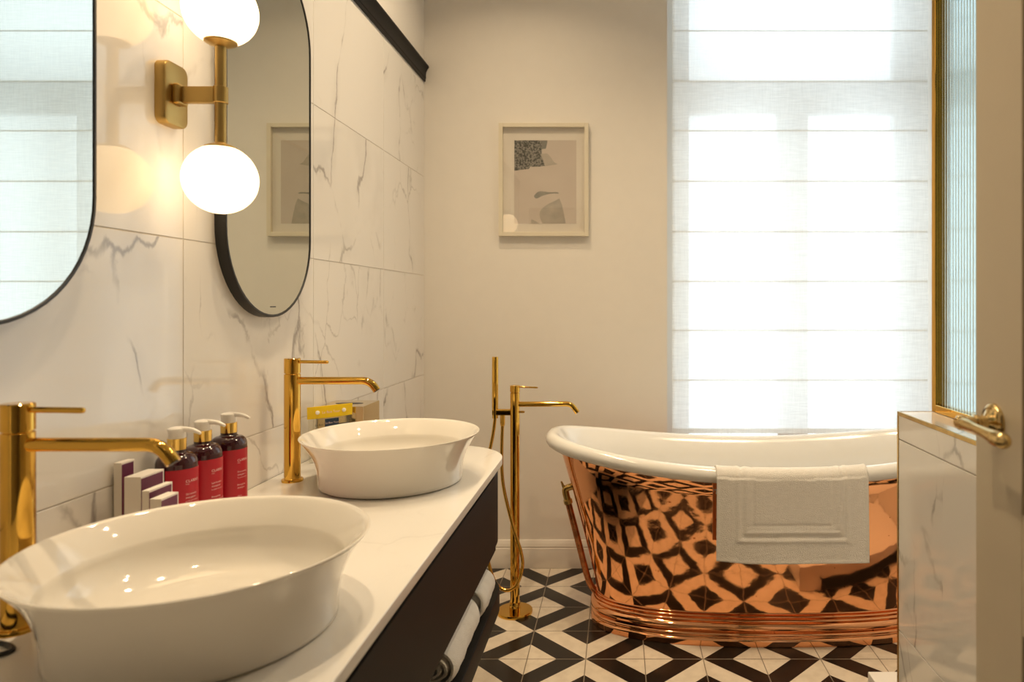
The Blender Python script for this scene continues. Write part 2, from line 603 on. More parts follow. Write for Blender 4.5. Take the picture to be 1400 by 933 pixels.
# left wall: marble tiles with fine open joints, painted band above
RAIL_Z0, RAIL_Z1 = 2.237, 2.312
bm = bmesh.new()
TH = 0.009
box(bm, (LEFT_X - 0.2, HALL_Y - 0.1, 0.0), (LEFT_X - 0.0015, BACK_Y + 0.35, CEIL_Z), mi=1)
box(bm, (LEFT_X - 0.002, FRONT_Y, RAIL_Z0 + 0.02), (LEFT_X, BACK_Y, CEIL_Z), mi=2)
box(bm, (LEFT_X - 0.002, HALL_Y, 0), (LEFT_X, 0.0, CEIL_Z), mi=2)
g = 0.0011
for i in range(-3, 4):
    y0, y1 = T_Y0 + i * T_DY, T_Y0 + (i + 1) * T_DY
    y0, y1 = max(y0, FRONT_Y), min(y1, BACK_Y)
    if y1 - y0 < 0.02: continue
    for k in range(0, 5):
        z0, z1 = T_Z0 + k * T_DZ, T_Z0 + (k + 1) * T_DZ
        z0 = max(z0, 0.0)
        box(bm, (LEFT_X - TH, y0 + g, z0 + g), (LEFT_X, y1 - g, z1 - g), 0.0011, 2, mi=0)
structure(finish('wall_left', bm, [M['marble'], M['grout'], M['paint']]), 'white marble tiled wall behind the mirrors and basins', 'wall')

# dark cornice strip capping the tiles
bm = bmesh.new()
prof = [(0.0, 0.0), (0.006, 0.0), (0.007, 0.006), (0.0065, 0.012), (0.009, 0.016), (0.0085, 0.028), (0.010, 0.042), (0.015, 0.055), (0.022, 0.064), (0.0225, 0.068), (0.021, 0.073), (0.0, 0.075)]
ends = []
for y in (FRONT_Y, BACK_Y):
    ends.append([bm.verts.new((LEFT_X + a * 1.0, y, RAIL_Z0 + b)) for a, b in prof])
for i in range(len(prof)):
    j = (i + 1) % len(prof)
    bm.faces.new((ends[0][i], ends[0][j], ends[1][j], ends[1][i]))
bm.faces.new(ends[0]); bm.faces.new(ends[1])
structure(finish('trim_1', bm, M['black'], angle=25), 'black moulded trim strip along the top of the marble tiles', 'trim')

# back wall with the window opening
x0, x1, z0, z1 = WIN
bm = bmesh.new()
BY1 = BACK_Y + 0.36
box(bm, (LEFT_X - 0.2, BACK_Y, 0), (x0, BY1, CEIL_Z))
box(bm, (x1, BACK_Y, 0), (RIGHT_X + 0.2, BY1, CEIL_Z))
box(bm, (x0, BACK_Y, 0), (x1, BY1, z0))
box(bm, (x0, BACK_Y, z1), (x1, BY1, CEIL_Z))
structure(finish('wall_back', bm, M['paint'], smooth=False), 'plain warm white wall with the window and the picture', 'wall')

bm = bmesh.new()
box(bm, (RIGHT_X, HALL_Y - 0.1, 0), (RIGHT_X + 0.2, BACK_Y + 0.35, CEIL_Z), mi=1)
for i in range(-3, 4):
    y0, y1 = max(T_Y0 + i * T_DY, FRONT_Y), min(T_Y0 + (i + 1) * T_DY, BACK_Y)
    if y1 - y0 < 0.02: continue
    for k in range(0, 7):
        z0_, z1_ = max(T_Z0 + k * T_DZ, 0), min(T_Z0 + (k + 1) * T_DZ, CEIL_Z)
        box(bm, (RIGHT_X - 0.004, y0 + g, z0_ + g), (RIGHT_X + 0.002, y1 - g, z1_ - g), 0.0011, 2, mi=0)
structure(finish('wall_right', bm, [M['marble'], M['grout']]))

# front wall with the doorway the picture is taken from
DW0, DW1, DZ = -0.80, 0.50, 2.08
bm = bmesh.new()
box(bm, (LEFT_X, 0.0, 0), (DW0, FRONT_Y, CEIL_Z))
box(bm, (DW1, 0.0, 0), (RIGHT_X, FRONT_Y, CEIL_Z))
box(bm, (DW0, 0.0, DZ), (DW1, FRONT_Y, CEIL_Z))
structure(finish('wall_front', bm, M['paint'], smooth=False))
bm = bmesh.new()
box(bm, (LEFT_X - 0.2, HALL_Y - 0.1, 0), (RIGHT_X + 0.2, HALL_Y, CEIL_Z))
structure(finish('wall_hall', bm, M['paint'], smooth=False))

# baseboard along the back wall
bm = bmesh.new()
prof = [(0.0, 0.0), (0.020, 0.0), (0.020, 0.078), (0.0185, 0.082), (0.0185, 0.088), (0.016, 0.092), (0.017, 0.099), (0.014, 0.106), (0.0125, 0.113), (0.008, 0.119), (0.006, 0.124), (0.0, 0.125)]
ends = []
for x in (LEFT_X, RIGHT_X):
    ends.append([bm.verts.new((x, BACK_Y - a, b)) for a, b in prof])
for i in range(len(prof)):
    j = (i + 1) % len(prof)
    bm.faces.new((ends[0][i], ends[0][j], ends[1][j], ends[1][i]))
bm.faces.new(ends[0]); bm.faces.new(ends[1])
structure(finish('baseboard_back', bm, M['trim_white'], angle=25), 'cream moulded baseboard along the back wall', 'baseboard')

# ------------------------------------------------------------------ window
bm = bmesh.new()
wy0, wy1 = 3.380, 3.440
ga, gb, gc, gd = [(q - VX) * 3.38 / F for q in (942, 1063, 1105, 1223)]
gt0, gt1 = EYE + (VY - 155) * 3.38 / F, EYE + (VY - 111) * 3.38 / F
for (a, b, c, d_) in ((x0, ga, z0, z1), (gd, x1, z0, z1), (gb, gc, z0, gt0), (ga, gd, gt0, gt1), (ga, gb, z0, z0 + 0.09), (gc, gd, z0, z0 + 0.09), (ga, gd, 2.83, z1)):
    box(bm, (a, wy0, c), (b, wy1, d_), 0.004, 2)
win_ob = structure(finish('window_1', bm, M['windowframe']), 'tall white framed window glowing behind the sheer blind', 'window')
for (a, b, c, d_) in ((ga, gb, z0 + 0.09, gt0), (gc, gd, z0 + 0.09, gt0), (ga, gd, gt1, 2.83)):
    bm = bmesh.new(); box(bm, (a, 3.408, c), (b, 3.412, d_))
    finish('window_pane', bm, M['pane'], win_ob, smooth=False)
bm = bmesh.new(); box(bm, (x0, BACK_Y - 0.012, z0 - 0.03), (x1, wy0, z0), 0.004)
structure(finish('trim_2', bm, M['windowframe']))

# sheer roman blind
BL_Y = 3.200
bx0, bx1 = 0.254, 1.452
seams = [EYE - (y - VY) * BL_Y / F for y in (520, 452, 385, 317, 248, 179, 111, 42, -26, -95)]
blind = thing('roman_blind', 'sheer off-white roman blind glowing with daylight over the tall window', 'blind', (0, 0, 0))
zb, zt = 0.607, 2.87
bm = bmesh.new()
NX = 30
lv = [zb] + seams + [zt]
rows = []
for a, b in zip(lv, lv[1:]):
    for k in range(6):
        s = k / 6
        rows.append((a + (b - a) * s, -0.006 * math.sin(PI * s) ** 1.0))
rows.append((zt, 0.0))
vs = [[bm.verts.new((bx0 + (bx1 - bx0) * i / NX, BL_Y + dy, z)) for i in range(NX + 1)] for z, dy in rows]
for a, b in zip(vs, vs[1:]):
    for i in range(NX):
        bm.faces.new((a[i], a[i + 1], b[i + 1], b[i]))
finish('fabric', bm, M['sheer'], blind, angle=180)
for z in seams:
    bm = bmesh.new(); box(bm, (bx0, BL_Y + 0.001, z - 0.0026), (bx1, BL_Y + 0.005, z + 0.0026), 0.001)
    finish('batten', bm, M['seam'], blind)
bm = bmesh.new(); box(bm, (bx0, BL_Y + 0.0005, zb - 0.003), (bx1, BL_Y + 0.004, zb + 0.022), 0.001)
finish('bottom_hem', bm, M['seam'], blind)
bm = bmesh.new(); box(bm, (bx0, BL_Y + 0.0095, zb), (bx0 + 0.020, BL_Y + 0.0105, zt))
finish('side_hem', bm, M['seam'], blind)
bm = bmesh.new(); box(bm, (bx0, BL_Y - 0.02, zt - 0.002), (bx1, BL_Y + 0.03, z1), 0.003)
finish('head_rail', bm, M['windowframe'], blind)

# ------------------------------------------------------------------ framed picture
FX = (-0.546, -0.135, 1.522, 2.040)
pic = thing('framed_picture', 'cream framed grey abstract print hanging on the back wall', 'picture', (0, 0, 0))
fy0, fy1 = BACK_Y - 0.030, BACK_Y
bm = bmesh.new()
fw = 0.019
a, b, c, d_ = FX
for lo, hi in (((a, fy0, c), (a + fw, fy1, d_)), ((b - fw, fy0, c), (b, fy1, d_)), ((a + fw, fy0, c), (b - fw, fy1, c + fw)), ((a + fw, fy0, d_ - fw), (b - fw, fy1, d_))):
    box(bm, lo, hi, 0.0015, 2)
finish('frame', bm, M['picframe'], pic)
ay = BACK_Y - 0.010
A = (-142.3 * 3.13 / F, -57.2 * 3.13 / F, EYE + 111.4 * 3.13 / F, EYE + 225.6 * 3.13 / F)   # x0 x1 z0 z1 of the print
bm = bmesh.new()
box(bm, (a + fw, ay, c + fw), (b - fw, BACK_Y - 0.001, d_ - fw))
finish('mat_board', bm, M['mat'], pic, smooth=False)
def tone(name, c1, c2, scale, lo=0.35, hi=0.65, streak=(1, 1, 1)):
    t = NT(name)
    mp = t.n('ShaderNodeMapping'); mp.inputs['Scale'].default_value = streak; t.l(t.pos(), mp.inputs[0])
    nz_ = t.ramp(t.noise(mp.outputs[0], scale, 4, 0.6).outputs[0], lo, hi)
    t.l(t.mix(nz_, c1, c2), t.b.inputs['Base Color'])
    t.b.inputs['Roughness'].default_value = 0.7
    return t.m
art = [tone('print_paper', (0.60, 0.53, 0.46), (0.57, 0.50, 0.43), 6), tone('print_dark_texture', (0.04, 0.042, 0.036), (0.30, 0.28, 0.24), 130, 0.4, 0.62),
       tone('print_soft_grey', (0.32, 0.30, 0.255), (0.48, 0.43, 0.36), 7, 0.3, 0.7), tone('print_mid_grey', (0.20, 0.20, 0.17), (0.38, 0.35, 0.30), 9, 0.3, 0.7)]
bm = bmesh.new()
def artpt(px, py, lift):
    return (A[0] + (px - 90) / 585 * (A[1] - A[0]), ay - 0.0006 - lift, A[3] - (py - 80) / 788 * (A[3] - A[2]))
def artpoly(pts, mi, lift):
    f = bm.faces.new([bm.verts.new(artpt(x, y, lift)) for x, y in pts]); f.material_index = mi
artpoly([(90, 80), (675, 80), (675, 868), (90, 868)], 0, 0)
def curve2(pts, k=6):
    return [(p_.x, p_.y) for p_ in smooth_path([(x, y, 0) for x, y in pts], k)]
artpoly([(330, 82), (404, 82), (398, 120), (388, 160), (350, 165), (350, 210), (300, 230)], 3, 0.0003)
artpoly(curve2([(345, 212), (395, 205), (430, 235), (465, 285), (500, 305)]) + [(470, 312), (370, 328), (330, 280)], 2, 0.0002)
artpoly([(92, 82), (350, 82), (352, 150), (340, 215), (360, 260), (378, 322), (310, 332), (240, 330), (228, 352), (150, 360), (92, 370)], 1, 0.0004)
artpoly(curve2([(275, 610), (300, 578), (340, 562), (420, 572), (490, 570), (512, 580)]) + curve2([(505, 586), (440, 585), (360, 605), (300, 632), (275, 610)]), 3, 0.0003)
artpoly(curve2([(516, 630), (470, 655), (400, 690), (345, 735), (328, 780), (340, 830), (362, 868)]) + [(575, 868), (555, 760), (540, 690)], 2, 0.0002)
artpoly(curve2([(250, 868), (252, 830), (290, 845), (330, 868)]), 2, 0.0003)
finish('print', bm, art, pic, smooth=False, recalc=False)
bm = bmesh.new(); box(bm, (a + fw, fy0 + 0.008, c + fw), (b - fw, fy0 + 0.010, d_ - fw))
finish('glazing', bm, M['picglass'], pic, smooth=False)

# ------------------------------------------------------------------ shower half wall, glass screen, tray
HX0, HX1, HY0, HY1, HZ = 0.668, 0.850, FRONT_Y + 0.005, 1.632, 0.953
bm = bmesh.new()
box(bm, (HX0 + 0.004, HY0, 0), (HX1 - 0.004, HY1 - 0.004, HZ - 0.010), mi=1)
zs = [0.0, 0.4340, 0.8885, HZ - 0.0015]
ys = [HY0, 0.804, 1.404, HY1 - 0.002]
ys = [HY0, 0.43, 1.03, HY1 - 0.002]
for y0, y1 in zip(ys, ys[1:]):
    for za, zc in zip(zs, zs[1:]):
        box(bm, (HX0, y0 + g, za + g), (HX0 + 0.008, y1 - g, zc - g), 0.0011, 2)
        box(bm, (HX1 - 0.008, y0 + g, za + g), (HX1, y1 - g, zc - g), 0.0011, 2)
for za, zc in zip(zs, zs[1:]):
    box(bm, (HX0 + 0.009, HY1 - 0.008, za + g), (HX1 - 0.009, HY1, zc - g), 0.0011, 2)
box(bm, (HX0 + 0.003, HY0, HZ - 0.012), (HX1 - 0.003, HY1 - 0.003, HZ), 0.001, 2)
hw = structure(finish('wall_shower', bm, [M['marble'], M['grout']]), 'low marble tiled shower wall with brass edge trims', 'wall')
bm = bmesh.new()
tr = 0.0085
box(bm, (HX0 - 0.001, HY0, HZ - tr), (HX0 + 0.004, HY1, HZ + 0.0008), 0.0006, 1)
box(bm, (HX0 - 0.001, HY1 - tr, 0.0), (HX0 + 0.004, HY1 + 0.0008, HZ - tr), 0.0006, 1)
box(bm, (HX0 + 0.004, HY1 - 0.004, HZ - tr), (HX1 + 0.001, HY1 + 0.0008, HZ + 0.0008), 0.0006, 1)
finish('edge_trim', bm, M['brass'], hw)

scr = thing('shower_screen', 'gold framed fluted glass screen standing on the low shower wall', 'shower screen', (0, 0, 0))
SX0, SX1, SY0, SY1, SZ0, SZ1 = 0.748, 0.772, HY0 + 0.002, 1.640 - 0.012, HZ + 0.001, 2.45
bm = bmesh.new()
bw = 0.018
box(bm, (SX0, SY1 - bw, SZ0), (SX1, SY1, SZ1), 0.001, 1)
box(bm, (SX0, SY0, SZ0), (SX1, SY0 + bw, SZ1), 0.001, 1)
box(bm, (SX0, SY0 + bw, SZ0), (SX1, SY1 - bw, SZ0 + bw), 0.001, 1)
box(bm, (SX0, SY0 + bw, SZ1 - bw), (SX1, SY1 - bw, SZ1), 0.001, 1)
finish('frame', bm, M['gold'], scr)
bm = bmesh.new()
gy0, gy1, gz0, gz1 = SY0 + bw, SY1 - bw, SZ0 + bw, SZ1 - bw
per = 0.0125
nr = int((gy1 - gy0) / per)
N = nr * 10
lo, hi = [], []
loB, hiB = [], []
for i in range(N + 1):
    y = gy0 + (gy1 - gy0) * i / N
    ph = (i % 10) / 10
    dx = 0.0013 * (0.5 - 0.5 * math.cos(2 * PI * ph))
    lo.append(bm.verts.new((0.7585 - dx, y, gz0))); hi.append(bm.verts.new((0.7585 - dx, y, gz1)))
    loB.append(bm.verts.new((0.7625, y, gz0))); hiB.append(bm.verts.new((0.7625, y, gz1)))
for i in range(N):
    bm.faces.new((lo[i], lo[i + 1], hi[i + 1], hi[i]))
    bm.faces.new((loB[i], hiB[i], hiB[i + 1], loB[i + 1]))
    bm.faces.new((lo[i], loB[i], loB[i + 1], lo[i + 1]))
    bm.faces.new((hi[i], hi[i + 1], hiB[i + 1], hiB[i]))
bm.faces.new((lo[0], hi[0], hiB[0], loB[0])); bm.faces.new((lo[-1], loB[-1], hiB[-1], hi[-1]))
finish('fluted_pane', bm, M['fluted'], scr, angle=60)

bm = bmesh.new()
tx0, ty1, tz = 0.754, 2.063, 0.100
box(bm, (HX1 + 0.004, FRONT_Y + 0.01, 0), (RIGHT_X - 0.008, ty1, 0.06), 0.004)
box(bm, (tx0, HY1 + 0.004, 0), (RIGHT_X - 0.008, ty1, tz), 0.004)
tag(finish('shower_tray', bm, M['tray']), 'white shower tray kerb peeping out beside the low marble wall', 'shower tray')

# ------------------------------------------------------------------ door at the right with its lever handle
DX0, DX1, DY0, DY1 = 0.497, 0.537, 0.142, 0.948
bm = bmesh.new()
def door_slab(bm):
    box(bm, (DX0 + 0.008, DY0, 0.008), (DX1 - 0.008, DY1, 2.05))
    st = 0.108
    for xa, xb in ((DX0, DX0 + 0.008), (DX1 - 0.008, DX1)):
        box(bm, (xa, DY1 - st, 0.008), (xb, DY1, 2.05), 0.0008, 1)
        box(bm, (xa, DY0, 0.008), (xb, DY0 + st, 2.05), 0.0008, 1)
        for za, zc in ((0.008, 0.20), (0.80, 0.95), (1.93, 2.05)):
            box(bm, (xa, DY0 + st, za), (xb, DY1 - st, zc), 0.0008, 1)
    for za, zc in ((0.25, 0.75), (1.0, 1.88)):
        box(bm, (DX0 + 0.002, DY0 + st + 0.05, za), (DX0 + 0.009, DY1 - st - 0.05, zc), 0.005, 2)
door_slab(bm)
door = structure(finish('door_1', bm, M['door_paint']), 'beige door standing open at the right edge', 'door')
HC = Vector((DX0, 0.902, EYE - 161 * 0.902 / F))
bm = bmesh.new()
lathe(bm, [(0.0255, 0.0), (0.0255, -0.002), (0.0235, -0.005), (0.020, -0.007), (0.018, -0.0065), (0.013, -0.009), (0.0095, -0.012), (0.0085, -0.02), (0.0105, -0.022), (0.0105, -0.025), (0.008, -0.027), (0.0075, -0.038), (0.0095, -0.041), (0.0095, -0.047), (0.006, -0.051)], HC, 40, 'X')
hd = finish('door_handle', bm, M['handlebrass'], door)
bm = bmesh.new()
e = HC + Vector((-0.044, 0.0, 0))
pts = [e + Vector((0, 0.004, 0)), e + Vector((0, -0.012, 0)), e + Vector((0.0, -0.035, -0.001)), e + Vector((0.001, -0.060, -0.003)), e + Vector((0.002, -0.080, -0.005)), e + Vector((0.003, -0.094, -0.006)), e + Vector((0.003, -0.101, -0.006)), e + Vector((0.003, -0.105, -0.006))]
tube(bm, smooth_path(pts, 5), [r_ for a_, b_ in zip([.0075, .0075, .0062, .0075, .0098, .0098, .006], [.0075, .0062, .0075, .0098, .0098, .006, .002]) for r_ in [a_ + (b_ - a_) * k / 5 for k in range(5)]] + [.002], 20)
finish('lever', bm, M['handlebrass'], hd)

# ------------------------------------------------------------------ vanity unit and its worktop
CT = EYE - 0.446                       # top of the worktop
CX = -0.337                            # its front edge
VY0, VY1 = 0.30, 2.172
def vanity_outline(ins):
    r = 0.20
    return rounded_rect(LEFT_X + 0.002, VY0 + ins, CX - ins, VY1 - ins, [r - ins, 0.001, 0.001, r - ins], 16)
bm = bmesh.new(); prism(bm, vanity_outline(0.0), CT - 0.021, CT, bevel=0.0022)
tag(finish('worktop', bm, M['worktop'], angle=50), 'long white marble worktop with rounded end carrying both basins', 'worktop')
van = thing('vanity_unit', 'black wall vanity unit with drawers and open towel shelf', 'vanity', (0, 0, 0))
bm = bmesh.new()
prism(bm, vanity_outline(0.013), 0.515, 0.722, bevel=0.002)
prism(bm, vanity_outline(0.045), 0.722, CT - 0.021)
finish('body', bm, M['black'], van, angle=50)
bm = bmesh.new(); box(bm, (CX - 0.020, 0.50, 0.515), (CX - 0.008, 1.925, 0.724), 0.0012, 2)
finish('drawer_front', bm, M['black'], van)
bm = bmesh.new(); prism(bm, vanity_outline(0.008), 0.315, 0.374, bevel=0.002)
finish('shelf', bm, M['black'], van, angle=50)
bm = bmesh.new(); box(bm, (LEFT_X + 0.002, VY0 + 0.15, 0.0), (LEFT_X + 0.030, VY1 - 0.15, 0.515))
finish('back_panel', bm, M['black'], van)

# rolled towels on the open shelf
def roll(name, cx, y0, y1, R, label, zf=0.374, seed=1):
    rnd = random.Random(seed)
    bm = bmesh.new()
    turns, k = 3.6, 26
    n = int(turns * k)
    th = R / (turns + 0.25)
    def off(i, s):
        a = 2 * PI * i / k
        r = 0.002 + (R - 0.002 - th * 0.5) * i / n
        return a, r
    ny = 14
    lay = []
    for j in range(ny + 1):
        s = j / ny
        y = y0 + (y1 - y0) * s
        ring_o, ring_i = [], []
        for i in range(n + 1):
            a, r = off(i, s)
            endr = 0.010 * (abs(2 * s - 1) ** 8)
            wob = 0.0012 * math.sin(a * 3 + s * 7 + seed) + 0.001 * math.sin(s * 23 + a)
            ro = r + th * 0.46 - endr * 0.6 + wob
            ri = r - th * 0.46 + endr * 0.3 + wob
            dy = (rnd.random() - 0.5) * 0.002 + 0.006 * math.sin(a * 0.6 + seed) * abs(2 * s - 1) ** 6
            ring_o.append(bm.verts.new((cx + ro * math.cos(a + 0.3), y + dy, zf + R + ro * math.sin(a + 0.3) * 0.96)))
            ring_i.append(bm.verts.new((cx + ri * math.cos(a + 0.3), y + dy, zf + R + ri * math.sin(a + 0.3) * 0.96)))
        lay.append((ring_o, ring_i))
    for (o1, i1), (o2, i2) in zip(lay, lay[1:]):
        for i in range(n):
            bm.faces.new((o1[i], o1[i + 1], o2[i + 1], o2[i]))
            bm.faces.new((i1[i], i2[i], i2[i + 1], i1[i + 1]))
        bm.faces.new((o1[0], o2[0], i2[0], i1[0])); bm.faces.new((o1[n], i1[n], i2[n], o2[n]))
    for (o1, i1) in (lay[0], lay[-1]):
        for i in range(n):
            bm.faces.new((o1[i], i1[i], i1[i + 1], o1[i + 1]))
    o = finish(name, bm, M['towel'], angle=70)
    zmin = min(v_.co.z for v_ in o.data.vertices)
    o.location.z = zf - zmin
    return tag(o, label, 'towel', 'rolled towels on the vanity shelf')
roll('rolled_towel', -0.396, 1.775, 1.935, 0.060, 'rolled white towel at the far end of the vanity shelf', seed=1)
roll('rolled_towel', -0.398, 1.46, 1.735, 0.060, 'rolled white towel in front, near the bottom edge of the photo', seed=2)
roll('rolled_towel', -0.522, 1.45, 1.76, 0.061, 'rolled white towel lying behind the front towel under the drawer', seed=3)

# ------------------------------------------------------------------ basins
def basin(cy, label):
    prof = []
    H, RT, RB = 0.1232, 0.2165, 0.174
    out = [(0.0, 0.0), (0.160, 0.0), (0.168, 0.0005), (0.172, 0.003)]
    def r_out(z):
        return 0.1735 + (RT - 0.1735) * max(0.0, (z - 0.004) / (H - 0.006)) ** 2.4
    for k in range(19):
        z = 0.004 + (H - 0.006) * k / 18
        out.append((r_out(z), z))
    out += [(RT + 0.0003, H - 0.0008), (RT - 0.0008, H), (RT - 0.0030, H - 0.0004)]
    zf_, rc = 0.020, 0.062            # dish floor and the rounding between wall and floor
    for k in range(1, 13):
        z = H - 0.001 - (H - 0.001 - zf_ - rc) * k / 12
        out.append((r_out(z) - 0.0055 - 0.004 * k / 12, z))
    rw = out[-1][0]
    for k in range(1, 13):
        a = PI / 2 * k / 12
        out.append((rw - rc * 1.15 * (1 - math.cos(a)), zf_ + rc * (1 - math.sin(a))))
    rw = out[-1][0]
    out += [(rw * 0.7, zf_ - 0.0012), (rw * 0.4, zf_ - 0.002), (0.022, zf_ - 0.0025)]
    bm = bmesh.new()
    lathe(bm, out[1:], (0, 0, 0), 128, cap0=True, cap1=True)
    t_ = thing('vessel_basin', label, 'basin', (-0.572, cy, CT), 'round vessel basins on the worktop')
    finish('bowl', bm, M['ceramic'], t_, angle=60)
    bm = bmesh.new()
    lathe(bm, [(0.0, 0.0170), (0.026, 0.0170), (0.030, 0.0190), (0.030, 0.0215), (0.026, 0.0240), (0.010, 0.0250)], (0, 0, 0), 40, cap0=False)
    finish('drain_cover', bm, M['ceramic'], t_)
    return t_
basin(0.941, 'large white round vessel basin nearest the camera')
basin(1.729, 'white round vessel basin at the far rounded end of the worktop')

# ------------------------------------------------------------------ tall basin taps
def basin_tap(x, y, label):
    t_ = thing('basin_tap', label, 'tap', (x, y, CT), 'gold basin taps')
    R = 0.0195
    bm = bmesh.new()
    lathe(bm, [(0.0255, 0.0), (0.0255, 0.005), (0.0245, 0.0065), (R + 0.001, 0.0068), (R, 0.008), (R, 0.2705), (R - 0.001, 0.2715), (R - 0.003, 0.2718)], (0, 0, 0), 48)
    finish('column', bm, M['gold'], t_)
    bm = bmesh.new()
    lathe(bm, [(R - 0.003, 0.2714), (R - 0.003, 0.2734), (R, 0.2738), (R, 0.3095), (R - 0.0015, 0.311)], (0, 0, 0), 48)
    cap = finish('handle_cap', bm, M['gold'], t_)
    bm = bmesh.new()
    tube(bm, [(R - 0.004, 0, 0.302), (R + 0.068, 0, 0.301), (R + 0.071, 0, 0.301), (R + 0.072, 0, 0.301)], [0.0042, 0.0042, 0.0036, 0.002], 16)
    finish('lever', bm, M['gold'], cap)
    bm = bmesh.new()
    tube(bm, bend_path((R - 0.006, 0, 0.254), (0.196, 0, 0.254), (0.214, 0, 0.229), 0.020), 0.0096, 24)
    sp = finish('spout', bm, M['gold'], t_)
    bm = bmesh.new()
    dv = Vector((0.018, 0, -0.025)).normalized()
    a_ = Vector((0.214, 0, 0.229))
    tube(bm, [a_ - dv * 0.002, a_ + dv * 0.0008], 0.0068, 20)
    finish('aerator', bm, M['blackmetal'], sp)
    return t_
basin_tap(-0.824, 0.937, 'tall gold basin tap cut by the left edge of the photo')
basin_tap(-0.824, 1.727, 'tall gold basin tap beside the far basin')

# ------------------------------------------------------------------ mirrors
def pill(w, h, k=28):
    r = w / 2
    out = []
    for i in range(k + 1):
        a = PI * i / k
        out.append((r * math.cos(a), h / 2 - r + r * math.sin(a)))
    for i in range(k + 1):
        a = PI + PI * i / k
        out.append((r * math.cos(a), -(h / 2 - r) + r * math.sin(a)))
    return out
def wall_mirror(cy, label, mark=False):
    W, H, zc = 0.421, 0.94, 1.647
    t_ = thing('wall_mirror', label, 'mirror', (LEFT_X, cy, zc), 'pill shaped wall mirrors')
    bm = bmesh.new()
    D = 0.0255
    secs = [(0.0, 0.0), (D - 0.0015, 0.0), (D, 0.0015), (D, 0.0055), (D - 0.001, 0.0065), (0.012, 0.0065)]
    rings = []
    for dx, ins in secs:
        rings.append([bm.verts.new((dx, a_, b_)) for a_, b_ in pill(W - 2 * ins, H - 2 * ins)])
    n = len(rings[0])
    for a_, b_ in zip(rings, rings[1:]):
        for i in range(n):
            bm.faces.new((a_[i], a_[(i + 1) % n], b_[(i + 1) % n], b_[i]))
    finish('frame', bm, M['blackmetal'], t_, angle=40)
    bm = bmesh.new()
    pp = pill(W - 0.0125, H - 0.0125)
    a1 = [bm.verts.new((0.0235, a_, b_)) for a_, b_ in pp]
    a0 = [bm.verts.new((0.018, a_, b_)) for a_, b_ in pp]
    bm.faces.new(a1); bm.faces.new(a0)
    for i in range(n):
        bm.faces.new((a1[i], a1[(i + 1) % n], a0[(i + 1) % n], a0[i]))
    gl = finish('mirror_glass', bm, M['mirror'], t_, angle=30)
    if mark:
        bm = bmesh.new()
        box(bm, (0.0234, -0.014, -0.4455), (0.0238, 0.014, -0.4425))
        finish('maker_mark', bm, M['darkprint'], gl)
    return t_
wall_mirror(0.928, 'black framed pill mirror cut by the left edge, reflecting the blind')
wall_mirror(1.722, 'black framed pill mirror behind the wall lamp, reflecting the picture', True)

# ------------------------------------------------------------------ wall lamp
LY, LZ = 1.352, 1.6235
sc_ = thing('wall_lamp', 'gold wall lamp with two glowing white globes between the mirrors', 'wall lamp', (LEFT_X, LY, LZ))
bm = bmesh.new()
pl_ = rounded_rect(-0.036, -0.062, 0.036, 0.062, 0.017, 8)
rings = []
for dx, ins in ((0.0, 0.0), (0.017, 0.0), (0.0195, 0.0012), (0.0205, 0.004)):
    rings.append([bm.verts.new((dx, a_ * (1 - ins / 0.036), b_ * (1 - ins / 0.062))) for a_, b_ in pl_])
n = len(pl_)
for a_, b_ in zip(rings, rings[1:]):
    for i in range(n):
        bm.faces.new((a_[i], a_[(i + 1) % n], b_[(i + 1) % n], b_[i]))
bm.faces.new(rings[0]); bm.faces.new(rings[-1])
finish('back_plate', bm, M['brushed'], sc_)
SXc = 0.107
bm = bmesh.new()
box(bm, (0.020, -0.017, -0.020), (0.034, 0.017, 0.020), 0.005, 3)
box(bm, (0.030, -0.0065, -0.0165), (SXc, 0.0065, 0.0165), 0.0025, 2)
lathe(bm, [(0.0122, -0.0165), (0.0135, -0.0155), (0.0135, 0.0155), (0.0122, 0.0165)], (SXc, 0, 0), 32)
finish('arm', bm, M['brushed'], sc_)
GR, GO = 0.0680, 0.167
bm = bmesh.new()
lathe(bm, [(0.0102, -(GO - GR) - 0.004), (0.0102, GO - GR + 0.004)], (SXc, 0, 0), 32)
finish('stem', bm, M['brushed'], sc_)
for s in (-1, 1):
    bm = bmesh.new()
    prof = [(GR * math.sin(PI * k / 40), -GR * math.cos(PI * k / 40)) for k in range(1, 40)]
    lathe(bm, prof, (SXc, 0, s * GO), 56)
    gb = finish('globe', bm, M['globe'], sc_, angle=80)
    bm = bmesh.new()
    z0c = s * (GO - GR)
    lathe(bm, [(0.0285, z0c + s * 0.0100), (0.0300, z0c + s * 0.0075), (0.0295, z0c + s * 0.0045), (0.023, z0c + s * 0.001), (0.014, z0c - s * 0.0025), (0.0105, z0c - s * 0.004)], (SXc, 0, 0), 40)
    finish('globe_cap', bm, M['brushed'], gb)

